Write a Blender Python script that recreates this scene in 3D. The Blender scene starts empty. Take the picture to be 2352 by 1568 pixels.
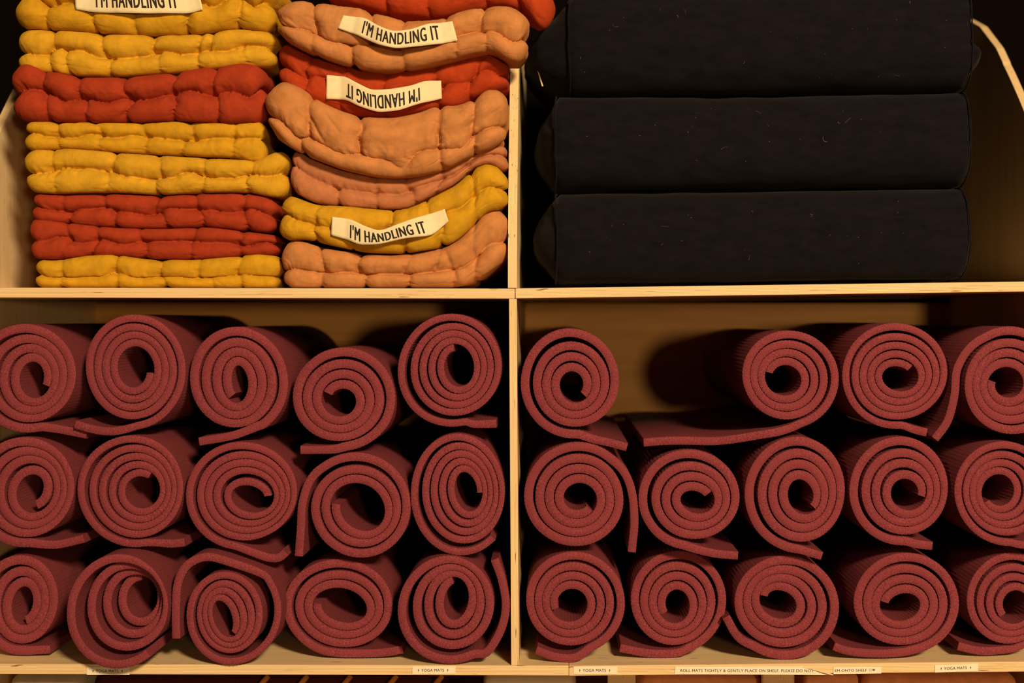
import bpy, math, random
import numpy as np
from mathutils import Vector

# ------------------------------------------------------------------ camera, world, light
random.seed(7)
rng = np.random.default_rng(7)
W, H = 2352, 1568
FPX = 2352 * 50 / 36.0          # focal length in pixels
K = 0.00065                     # metres per pixel on the front plane of the shelving
D = FPX * K                     # camera distance to that plane
VX, VY = 1275.0, 735.0          # vanishing point of the depth direction
CZ = 1.25                       # camera height
sc = bpy.context.scene
col = sc.collection

cam = bpy.data.cameras.new('camera')
cam.lens = 50; cam.sensor_width = 36
cam.shift_x = (W / 2 - VX) / W
cam.shift_y = (VY - H / 2) / W
cam.clip_start = 0.05
cam.dof.use_dof = True
cam.dof.focus_distance = D + 0.01
cam.dof.aperture_fstop = 2.2
co = bpy.data.objects.new('camera', cam)
co.location = (0, -D, CZ); co.rotation_euler = (math.pi / 2, 0, 0)
col.objects.link(co); sc.camera = co

wd = bpy.data.worlds.new('world'); sc.world = wd; wd.use_nodes = True
bg = wd.node_tree.nodes['Background']
bg.inputs['Color'].default_value = (1.0, 0.72, 0.50, 1)
bg.inputs['Strength'].default_value = 0.005

def area(name, loc, target, size, power, color):
    l = bpy.data.lights.new(name, 'AREA'); l.shape = 'DISK'; l.size = size
    l.energy = power; l.color = color
    o = bpy.data.objects.new(name, l); o.location = loc
    o.rotation_euler = (Vector(target) - Vector(loc)).to_track_quat('-Z', 'Y').to_euler()
    col.objects.link(o); return o
area('room_lamp', (1.22, -5.0, CZ + 0.10), (0, 0, CZ), 0.30, 62, (1.0, 0.64, 0.28))
area('ceiling_lamp', (2.0, -5.4, CZ + 2.4), (-0.05, 0, CZ), 0.8, 530, (1.0, 0.75, 0.42))

vs = sc.view_settings
vs.view_transform = 'Standard'; vs.look = 'None'; vs.gamma = 1; vs.use_curve_mapping = False
vs.exposure = -0.12

# ------------------------------------------------------------------ helpers
def P(px, py, y=0.0):
    s = K * (D + y) / D
    return ((px - VX) * s, y, CZ + (VY - py) * s)

def tag(o, label=None, cat=None, group=None, kind=None):
    if label: o['label'] = label
    if cat: o['category'] = cat
    if group: o['group'] = group
    if kind: o['kind'] = kind
    return o

def mesh_obj(name, verts, faces, mat, parent=None, smooth=False):
    me = bpy.data.meshes.new(name)
    me.from_pydata([tuple(map(float, v)) for v in verts], [], [tuple(map(int, f)) for f in faces])
    me.validate()
    if mat: me.materials.append(mat)
    if smooth: me.polygons.foreach_set('use_smooth', [True] * len(me.polygons))
    me.update()
    o = bpy.data.objects.new(name, me); col.objects.link(o)
    if parent is not None: o.parent = parent
    return o

def empty(name):
    o = bpy.data.objects.new(name, None); o.empty_display_size = 0.05
    col.objects.link(o); return o

def lerp_tab(x, tab):
    return np.interp(x, [p[0] for p in tab], [p[1] for p in tab])

def smooth_tab(x, tab, w=14.0):
    r = 0
    for o_, k_ in ((-1.5, .12), (-.75, .22), (0, .32), (.75, .22), (1.5, .12)):
        r = r + k_ * lerp_tab(np.asarray(x) + o_ * w, tab)
    return r

_perm = rng.permutation(4096)
_val = rng.random(4096) * 2 - 1
def vnoise(p):
    p = np.asarray(p, float); i = np.floor(p).astype(int); f = p - i; f = f * f * (3 - 2 * f)
    def h(dx, dy, dz):
        a = _perm[(i[:, 0] + dx) & 4095]; a = _perm[(a + i[:, 1] + dy) & 4095]
        return _val[_perm[(a + i[:, 2] + dz) & 4095]]
    fx, fy, fz = f[:, 0], f[:, 1], f[:, 2]
    c = lambda dy, dz: h(0, dy, dz) * (1 - fx) + h(1, dy, dz) * fx
    return (c(0, 0) * (1 - fy) + c(1, 0) * fy) * (1 - fz) + (c(0, 1) * (1 - fy) + c(1, 1) * fy) * fz

# ------------------------------------------------------------------ materials
def new_mat(name):
    m = bpy.data.materials.new(name); m.use_nodes = True
    nt = m.node_tree; b = nt.nodes['Principled BSDF']
    b.inputs['Roughness'].default_value = 0.9
    b.inputs['Specular IOR Level'].default_value = 0.25
    return m, nt, b

def N(nt, t, **kw):
    n = nt.nodes.new(t)
    for k, v in kw.items():
        if k in n.inputs: n.inputs[k].default_value = v
        else: setattr(n, k, v)
    return n

def ramp(nt, src, stops):
    r = nt.nodes.new('ShaderNodeValToRGB')
    e = r.color_ramp.elements
    while len(e) < len(stops): e.new(0.5)
    for q, (p, c) in zip(e, stops): q.position = p; q.color = (*c, 1)
    nt.links.new(src, r.inputs['Fac']); return r

def coords(nt, scale=(1, 1, 1)):
    tc = nt.nodes.new('ShaderNodeTexCoord'); mp = nt.nodes.new('ShaderNodeMapping')
    mp.inputs['Scale'].default_value = scale
    nt.links.new(tc.outputs['Object'], mp.inputs['Vector']); return mp.outputs['Vector']

def bump(nt, b, src, strength, dist):
    bp = N(nt, 'ShaderNodeBump', Strength=strength, Distance=dist)
    nt.links.new(src, bp.inputs['Height']); nt.links.new(bp.outputs['Normal'], b.inputs['Normal'])

def fabric(name, c, rib=False, sheen=0.25, var=0.14):
    m, nt, b = new_mat(name)
    n = N(nt, 'ShaderNodeTexNoise', Scale=55.0, Detail=6.0, Roughness=0.65)
    nt.links.new(coords(nt), n.inputs['Vector'])
    lo = tuple(x * (1 - var) for x in c); hi = tuple(min(1, x * (1 + var)) for x in c)
    r = ramp(nt, n.outputs['Fac'], [(0.3, lo), (0.7, hi)])
    nt.links.new(r.outputs['Color'], b.inputs['Base Color'])
    b.inputs['Roughness'].default_value = 0.95
    b.inputs['Specular IOR Level'].default_value = 0.1
    b.inputs['Sheen Weight'].default_value = sheen
    b.inputs['Sheen Roughness'].default_value = 0.5
    b.inputs['Sheen Tint'].default_value = (*hi, 1)
    f = N(nt, 'ShaderNodeTexNoise', Scale=1500.0, Detail=2.0)
    nt.links.new(coords(nt), f.inputs['Vector'])
    if rib:
        w = N(nt, 'ShaderNodeTexWave', Scale=145.0, Distortion=1.0, Detail=1.0)
        w.bands_direction = 'X'
        w.inputs['Detail Scale'].default_value = 0.6
        nt.links.new(coords(nt), w.inputs['Vector'])
        a = N(nt, 'ShaderNodeMath', operation='ADD')
        mu = N(nt, 'ShaderNodeMath', operation='MULTIPLY'); mu.inputs[1].default_value = 0.5
        nt.links.new(f.outputs['Fac'], mu.inputs[0])
        nt.links.new(w.outputs['Fac'], a.inputs[0]); nt.links.new(mu.outputs[0], a.inputs[1])
        bump(nt, b, a.outputs[0], 0.22, 0.0007)
    else:
        bump(nt, b, f.outputs['Fac'], 0.4, 0.0008)
    return m

M = {}
M['yellow'] = fabric('mustard_corduroy', (0.54, 0.285, 0.016), rib=True)
M['yellow_pale'] = fabric('pale_mustard_corduroy', (0.58, 0.315, 0.022), rib=True)
M['red'] = fabric('rust_red_cotton', (0.33, 0.040, 0.015))
M['redo'] = fabric('rust_orange_cotton', (0.385, 0.046, 0.012))
M['tan'] = fabric('peach_tan_corduroy', (0.50, 0.205, 0.075), rib=True)
M['pink'] = fabric('dusty_pink_cotton', (0.44, 0.165, 0.078))
M['canvas'] = fabric('cream_canvas', (0.80, 0.68, 0.46), var=0.06)
M['grey'] = fabric('pale_grey_wool', (0.45, 0.38, 0.33))
M['darkwool'] = fabric('dark_maroon_wool', (0.07, 0.016, 0.014))
M['peach'] = fabric('peach_cotton', (0.72, 0.34, 0.18))
M['orange'] = fabric('orange_fringe', (0.55, 0.22, 0.05))
M['rose'] = fabric('rose_wool', (0.45, 0.07, 0.09))

def plain(name, c, rough=0.8):
    m, nt, b = new_mat(name); b.inputs['Base Color'].default_value = (*c, 1)
    b.inputs['Roughness'].default_value = rough
    n = N(nt, 'ShaderNodeTexNoise', Scale=300.0, Detail=3.0)
    nt.links.new(coords(nt), n.inputs['Vector']); bump(nt, b, n.outputs['Fac'], 0.1, 0.0005)
    return m
M['ink'] = plain('black_ink', (0.022, 0.016, 0.018))
M['print'] = plain('grey_print', (0.10, 0.085, 0.075))
M['paper'] = plain('label_paper', (0.82, 0.73, 0.60), 0.6)
M['void'] = plain('dark_painted_wall', (0.004, 0.0025, 0.002))
M['void'].node_tree.nodes['Principled BSDF'].inputs['Specular IOR Level'].default_value = 0.0
M['floor'] = plain('dark_floor', (0.10, 0.055, 0.03))
M['plastic'] = plain('milky_plastic', (0.62, 0.52, 0.42), 0.35)
M['lint'] = plain('pale_lint', (0.16, 0.13, 0.10))

def black_cloth():
    m, nt, b = new_mat('black_cotton')
    n = N(nt, 'ShaderNodeTexNoise', Scale=26.0, Detail=8.0, Roughness=0.7)
    nt.links.new(coords(nt, (1, 1, 2.2)), n.inputs['Vector'])
    r = ramp(nt, n.outputs['Fac'], [(0.3, (0.0052, 0.0046, 0.0078)), (0.72, (0.0108, 0.0088, 0.0128))])
    nt.links.new(r.outputs['Color'], b.inputs['Base Color'])
    b.inputs['Roughness'].default_value = 1.0; b.inputs['Specular IOR Level'].default_value = 0.03
    b.inputs['Sheen Weight'].default_value = 0.03
    f = N(nt, 'ShaderNodeTexNoise', Scale=1100.0, Detail=2.0)
    nt.links.new(coords(nt), f.inputs['Vector']); bump(nt, b, f.outputs['Fac'], 0.5, 0.0008)
    return m
M['black'] = black_cloth()

def foam(name='maroon_foam', k=1.0):
    m, nt, b = new_mat(name)
    n = N(nt, 'ShaderNodeTexNoise', Scale=850.0, Detail=2.0, Roughness=0.6)
    nt.links.new(coords(nt), n.inputs['Vector'])
    r = ramp(nt, n.outputs['Fac'], [(0.28, (0.125, 0.022, 0.033)), (0.52, (0.228, 0.040, 0.054)), (0.75, (0.385, 0.078, 0.096))])
    big = N(nt, 'ShaderNodeTexNoise', Scale=9.0, Detail=2.0)
    nt.links.new(coords(nt), big.inputs['Vector'])
    r2 = ramp(nt, big.outputs['Fac'], [(0.3, (0.86, 0.86, 0.9)), (0.7, (1.0, 1.0, 1.0))])
    mx = N(nt, 'ShaderNodeMix', data_type='RGBA', blend_type='MULTIPLY'); mx.inputs[0].default_value = 1
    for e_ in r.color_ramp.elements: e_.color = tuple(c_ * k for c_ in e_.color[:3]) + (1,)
    nt.links.new(r.outputs['Color'], mx.inputs[6]); nt.links.new(r2.outputs['Color'], mx.inputs[7])
    nt.links.new(mx.outputs[2], b.inputs['Base Color'])
    b.inputs['Roughness'].default_value = 0.9; b.inputs['Specular IOR Level'].default_value = 0.15
    f = N(nt, 'ShaderNodeTexNoise', Scale=900.0, Detail=2.0)
    nt.links.new(coords(nt), f.inputs['Vector']); bump(nt, b, f.outputs['Fac'], 0.55, 0.0012)
    return m
M['foam'] = foam()
M['shaded_skin'] = foam('maroon_foam_shaded_skin', 0.62)  # darker copy of the foam, with side shade painted into the colour

def ply(name, axis, thick, long_axis):
    """birch plywood: colour follows the ply layers across the thickness, streaked along the length"""
    m, nt, b = new_mat(name)
    tc = nt.nodes.new('ShaderNodeTexCoord'); sp = nt.nodes.new('ShaderNodeSeparateXYZ')
    nt.links.new(tc.outputs['Object'], sp.inputs[0])
    sca = [60.0, 60.0, 60.0]; sca[long_axis] = 4.0
    wn = N(nt, 'ShaderNodeTexNoise', Scale=1.0, Detail=3.0)
    nt.links.new(coords(nt, tuple(v * 0.5 for v in sca)), wn.inputs['Vector'])
    wob = N(nt, 'ShaderNodeMath', operation='MULTIPLY_ADD'); wob.inputs[1].default_value = 0.0022; 
    nt.links.new(wn.outputs['Fac'], wob.inputs[0]); nt.links.new(sp.outputs[axis], wob.inputs[2])
    fr = N(nt, 'ShaderNodeMath', operation='MULTIPLY_ADD'); fr.inputs[1].default_value = 7.0 / thick; fr.inputs[2].default_value = 50.3
    nt.links.new(wob.outputs[0], fr.inputs[0])
    md = N(nt, 'ShaderNodeMath', operation='FRACT'); nt.links.new(fr.outputs[0], md.inputs[0])
    lay = ramp(nt, md.outputs[0], [(0.0, (0.42, 0.25, 0.12)), (0.12, (0.80, 0.58, 0.33)), (0.55, (0.88, 0.68, 0.42)), (0.88, (0.76, 0.54, 0.30)), (1.0, (0.45, 0.27, 0.13))])
    gn = N(nt, 'ShaderNodeTexNoise', Scale=1.0, Detail=6.0, Roughness=0.6)
    nt.links.new(coords(nt, tuple(v * 2.4 for v in sca)), gn.inputs['Vector'])
    g = ramp(nt, gn.outputs['Fac'], [(0.22, (0.62, 0.52, 0.42)), (0.40, (0.94, 0.91, 0.88)), (0.75, (1, 1, 1))])
    vn = N(nt, 'ShaderNodeTexNoise', Scale=1.0, Detail=1.0)
    vs_ = [330.0] * 3; vs_[long_axis] = 26.0
    nt.links.new(coords(nt, tuple(vs_)), vn.inputs['Vector'])
    v = ramp(nt, vn.outputs['Fac'], [(0.72, (1, 1, 1)), (0.78, (0.22, 0.13, 0.07))])
    m1 = N(nt, 'ShaderNodeMix', data_type='RGBA', blend_type='MULTIPLY'); m1.inputs[0].default_value = 1
    nt.links.new(lay.outputs['Color'], m1.inputs[6]); nt.links.new(g.outputs['Color'], m1.inputs[7])
    m2 = N(nt, 'ShaderNodeMix', data_type='RGBA', blend_type='MULTIPLY'); m2.inputs[0].default_value = 0.9
    nt.links.new(m1.outputs[2], m2.inputs[6]); nt.links.new(v.outputs['Color'], m2.inputs[7])
    nt.links.new(m2.outputs[2], b.inputs['Base Color'])
    b.inputs['Roughness'].default_value = 0.55
    bump(nt, b, gn.outputs['Fac'], 0.12, 0.0006)
    return m

def birch_face(name, long_axis, c0, c1):
    m, nt, b = new_mat(name)
    sca = [26.0] * 3; sca[long_axis] = 2.2
    n = N(nt, 'ShaderNodeTexNoise', Scale=1.0, Detail=7.0, Roughness=0.55, Distortion=0.7)
    nt.links.new(coords(nt, tuple(sca)), n.inputs['Vector'])
    r = ramp(nt, n.outputs['Fac'], [(0.25, c0), (0.7, c1)])
    nt.links.new(r.outputs['Color'], b.inputs['Base Color']); b.inputs['Roughness'].default_value = 0.5
    bump(nt, b, n.outputs['Fac'], 0.06, 0.0005)
    return m
TH, TV = 0.0150, 0.0130
M['ply_h'] = ply('birch_plywood_shelf', 2, TH, 0)
M['ply_v'] = ply('birch_plywood_upright', 0, TV, 2)
M['birch'] = birch_face('birch_plywood_back', 0, (0.50, 0.24, 0.065), (0.68, 0.37, 0.12))

# ------------------------------------------------------------------ room shell
def box(name, x0, x1, y0, y1, z0, z1, mat, parent=None, rot=0.0, bev=0.0):
    cx, cy, cz = (x0 + x1) / 2, (y0 + y1) / 2, (z0 + z1) / 2
    hx, hy, hz = (x1 - x0) / 2, (y1 - y0) / 2, (z1 - z0) / 2
    v = [(sx * hx, sy * hy, sz * hz) for sx in (-1, 1) for sy in (-1, 1) for sz in (-1, 1)]
    f = [(0, 1, 3, 2), (4, 6, 7, 5), (0, 4, 5, 1), (2, 3, 7, 6), (0, 2, 6, 4), (1, 5, 7, 3)]
    o = mesh_obj(name, v, f, mat, parent)
    o.location = (cx, cy, cz); o.rotation_euler = (0, rot, 0)
    if bev:
        bm_ = o.modifiers.new('edge', 'BEVEL'); bm_.width = bev; bm_.segments = 2
    return o

BACK = 0.622
tag(box('floor', -3, 3, -7, 0.9, -0.1, -0.0008, M['floor']), 'dark floor below the shelving', 'floor', kind='structure')
tag(box('wall_back', -3, 3, BACK + 0.02, BACK + 0.12, 0.0, 3.0, M['void']), 'dark wall behind the plywood shelving', 'wall', kind='structure')

# ------------------------------------------------------------------ plywood shelving unit
unit = empty('shelving_unit'); unit.location = (0, 0, 0)
tag(unit, 'birch plywood shelving unit with curved sides holding mats, cushions and bolsters', 'shelf')
SH = lambda py: CZ + (VY - py) * K
XL = (-88 - VX) * K; XR = (2448 - VX) * K; XM = (1183 - VX) * K
zb = SH(1528)          # top of the lower shelf
zm = SH(662)           # top of the middle shelf
# shelves, each in two boards butted at the divider; the boards on the bolster side lean up a little
def board(x0, x1, zl, zr, name='shelf_board'):
    rot = -math.atan2(zr - zl, x1 - x0)
    zc = (zl + zr) / 2
    return box(name, x0, x1, 0.0, BACK, zc - TH, zc, M['ply_h'], unit, rot, 0.0008)
board(XL, XM - 0.0004, SH(660), SH(662.5))
board(XM + 0.0004, XR, SH(662), SH(645))
board(XL, XM + 0.08, SH(1524), SH(1528))
board(XM + 0.0805, XR, SH(1528.5), SH(1518))
# profile of the curved uprights (depth of the front edge against height)
prof = [(0.0, 0.0), (CZ + 0.05, 0.0), (CZ + 0.10, 0.008), (CZ + 0.15, 0.026), (CZ + 0.20, 0.056), (CZ + 0.25, 0.098), (CZ + 0.303, 0.150), (CZ + 0.337, 0.184),
        (CZ + 0.376, 0.227), (CZ + 0.418, 0.274), (CZ + 0.470, 0.335), (CZ + 0.527, 0.43), (CZ + 0.56, 0.52), (CZ + 0.575, BACK)]
prof_d = [(z, y * 0.45 if y < BACK else BACK) for z, y in prof]
def upright(name, xc, z0, pts, mat, th=TV):
    zs = np.linspace(z0, pts[-1][0], 60)
    zs = np.unique(np.concatenate([zs, [p[0] for p in pts if p[0] > z0]]))
    ys = np.interp(zs, [p[0] for p in pts], [p[1] for p in pts])
    zs = np.linspace(z0, pts[-1][0], 260); ys = np.interp(zs, [p[0] for p in pts], [p[1] for p in pts])
    ys = np.where(zs < CZ + 0.44, np.convolve(np.pad(ys, 9, mode='edge'), np.ones(19) / 19, 'valid'), ys)
    v = []; f = []
    for z, y in zip(zs, ys):
        for x in (-th / 2, th / 2):
            v += [(x, y, z), (x, BACK, z)]
    n = len(zs)
    for i in range(n - 1):
        a, b_ = 4 * i, 4 * (i + 1)
        f += [(a, b_, b_ + 1, a + 1), (a + 2, a + 3, b_ + 3, b_ + 2), (a, a + 2, b_ + 2, b_), (a + 1, b_ + 1, b_ + 3, a + 3)]
    f += [(0, 1, 3, 2), (4 * n - 4, 4 * n - 2, 4 * n - 1, 4 * n - 3)]
    o = mesh_obj(name, v, f, mat, unit); o.location = (xc, 0, 0)
    return o
upright('side_panel', XL - TV / 2, 0.0, prof, M['ply_v'])
upright('side_panel', XR + TV / 2, 0.0, prof, M['ply_v'])
upright('divider', (1177 - VX) * K, zm + 0.0006, prof_d, M['ply_v'], 0.0135)
box('divider', (1171.5 - VX) * K, (1189.5 - VX) * K, 0.0, BACK, zb, zm - TH - 0.0006, M['ply_v'], unit, 0.0, 0.0006).rotation_euler = (0, math.radians(-0.35), 0)
box('back_panel', XL, XR, BACK, BACK + 0.012, 0.0, zm - TH, M['birch'], unit)
for a, b_ in ((1400, 1465), (1766, 1840)):
    box('post', (a - VX) * K, (b_ - VX) * K, 0.06, 0.08, 0.45, SH(1554), M['ply_v'], unit)
board(XL, XR, 0.45, 0.45)

# ------------------------------------------------------------------ rolled mats
T = 20.0
def spiral(m):
    cx, cy, a, b, hx, hy, ha, hb, hrot, d, ts, to = m['g']
    t = m.get('t', T)
    mo, mh = (a + b) / 2, (ha + hb) / 2
    ex_ = 0.40 * t
    span = mo - mh - t + 1.85 * ex_
    n0 = span / (t * m.get('tight', 1.04))
    frac = ((to - ts) * d % 360) / 360.0
    turns = max(1, round(n0 - frac)) + frac
    npt = 380
    k = int(turns * npt) + 1
    phi = np.linspace(0, turns * 2 * math.pi, k)
    u = phi / phi[-1]
    lo = m.get('loose', 0.05)
    e = np.clip((phi - phi[-1] + 2 * math.pi * 1.15) / (2 * math.pi * 1.15), 0, 1)
    f = (1 - lo) * u + lo * (e * e * (3 - 2 * e))
    il = m.get('iloose', 0.0)
    e2 = np.clip(phi / (2 * math.pi * 1.1), 0, 1)
    f = f * (1 - il) + il * (e2 * e2 * (3 - 2 * e2))
    psi = math.radians(ts) + d * phi
    wr = np.radians(hrot) * (1 - f)
    A = (ha + t / 2 - ex_) * (1 - f) + (a - t / 2 + .85 * ex_) * f
    B = (hb + t / 2 - ex_) * (1 - f) + (b - t / 2 + .85 * ex_) * f
    p1, p2 = m['ph']
    wob = 1 + f * (0.010 * np.sin(2 * psi + p1) + 0.007 * np.sin(3 * psi + p2))
    ex = A * np.cos(psi - wr) * wob; ey = B * np.sin(psi - wr) * wob
    X = (hx * (1 - f) + cx * f) + ex * np.cos(wr) - ey * np.sin(wr)
    Y = (hy * (1 - f) + cy * f) - (ex * np.sin(wr) + ey * np.cos(wr))
    pts = np.stack([X, Y], 1)
    half = np.full(k, min(max(span / turns * (1 - lo) - 0.4, 17.0), 25.0) / 2)
    dn = np.linalg.norm(pts[npt:] - pts[:-npt], axis=1) if k > npt else np.array([])
    gap = 0.1
    if len(dn):
        lim = np.maximum((dn - gap) / 2, 3.0)
        half[:-npt] = np.minimum(half[:-npt], lim)
        half[npt:] = np.minimum(half[npt:], lim)
        kern = np.ones(41) / 41
        hp = np.pad(half, 20, mode='edge'); half = np.minimum(half, np.convolve(hp, kern, 'valid'))
    # taper nothing; free outer tail
    tail = m.get('tail')
    if tail:
        ctrl = [pts[-34], pts[-1]] + [np.array(q, float) for q in tail]
        ctrl.append(2 * ctrl[-1] - ctrl[-2])
        seg = []
        for i in range(1, len(ctrl) - 2):
            p0, q1, q2, q3 = ctrl[i - 1], ctrl[i], ctrl[i + 1], ctrl[i + 2]
            L = np.linalg.norm(q2 - q1); ns = max(4, int(L / 2.2))
            for j in range(1, ns + 1):
                s = j / ns
                seg.append(0.5 * ((2 * q1) + (-p0 + q2) * s + (2 * p0 - 5 * q1 + 4 * q2 - q3) * s * s + (-p0 + 3 * q1 - 3 * q2 + q3) * s ** 3))
        seg = np.array(seg)
        body = pts[:max(10, k - int(npt * 0.3))]
        for _ in range(2):
            dd = np.linalg.norm(seg[:, None, :] - body[None, ::3, :], axis=2)
            j = dd.argmin(1); dm = dd[np.arange(len(seg)), j]
            push = dm < t
            v = seg[push] - body[::3][j[push]]
            seg[push] = body[::3][j[push]] + v / np.maximum(dm[push], 1e-3)[:, None] * t
        # smooth the joint
        allp = np.concatenate([pts, seg])
        a0 = k - 60
        for _ in range(14):
            allp[a0:-1] = 0.25 * allp[a0 - 1:-2] + 0.5 * allp[a0:-1] + 0.25 * allp[a0 + 1:]
        half = np.concatenate([half, np.linspace(half[-1], t / 2 * 0.98, 24)[:len(seg)], np.full(max(0, len(seg) - 24), t / 2 * 0.98)])
        f = np.concatenate([f, np.ones(len(seg))])
        pts = allp
    return pts, half, f

def make_mat(m):
    pts, half, f = spiral(m)
    y0 = m.get('y', 0.015)
    n = len(pts)
    tn = np.gradient(pts, axis=0); tn /= np.maximum(np.linalg.norm(tn, axis=1), 1e-6)[:, None]
    nr = np.stack([-tn[:, 1], tn[:, 0]], 1)
    arc = np.concatenate([[0], np.cumsum(np.linalg.norm(np.diff(pts, axis=0), axis=1))])
    rip = np.abs(np.sin(arc * math.pi / 8.2 + m['ph'][0]))
    amp = 0.85
    jit = vnoise(np.stack([arc * 0.03, np.full(n, m['ph'][1] * 9), np.zeros(n)], 1)) * 0.5
    o1 = half - amp * (1 - rip) + jit * 0.6; o2 = half - amp * (1 - np.roll(rip, 2)) - jit * 0.6
    o1 = np.maximum(o1, 1.5); o2 = np.maximum(o2, 1.5)
    fy = y0 + m.get('tel', 0.006) * (1 - f) ** 1.0 + 0.0016 * vnoise(np.stack([arc * 0.006, np.full(n, m['ph'][1] * 5), np.full(n, 3.3)], 1))
    s = K * (D + y0) / D
    def W3(q, y):
        return np.stack([(q[:, 0] - VX) * s, y, CZ + (VY - q[:, 1]) * s], 1)
    bv = 1.0
    A = pts + nr * o1[:, None]; B = pts - nr * o2[:, None]
    Ai = pts + nr * (np.maximum(o1 - bv, 0.8))[:, None]; Bi = pts - nr * (np.maximum(o2 - bv, 0.8))[:, None]
    yb = np.full(n, y0 + 0.570)
    ring = [W3(A, yb), W3(A, fy + 0.0008), W3(Ai, fy), W3(Bi, fy), W3(B, fy + 0.0008), W3(B, yb)]
    V = np.stack(ring, 1).reshape(-1, 3)
    i = np.arange(n - 1)
    F = []
    for q in range(6):
        q2 = (q + 1) % 6
        F.append(np.stack([i * 6 + q, (i + 1) * 6 + q, (i + 1) * 6 + q2, i * 6 + q2], 1))
    F = np.concatenate(F).tolist()
    F += [[0, 1, 2, 3, 4, 5], [6 * (n - 1) + j for j in (5, 4, 3, 2, 1, 0)]]
    base = V.mean(0); base[2] = V[:, 2].min()
    o = mesh_obj('yoga_mat', V - base, F, M['foam'], None, True)
    o.location = base
    o.data.materials.append(M['shaded_skin'])       # ribbed mat faces: foam colour darkened to paint in the shade along the sides
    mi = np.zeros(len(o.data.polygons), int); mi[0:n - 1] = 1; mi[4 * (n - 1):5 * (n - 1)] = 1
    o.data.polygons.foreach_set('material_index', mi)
    # keep the cut end faces crisp
    o.data.polygons[len(F) - 1].use_smooth = False; o.data.polygons[len(F) - 2].use_smooth = False
    return o

LC, RC = 'under the cushions', 'under the black bolsters'
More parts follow.
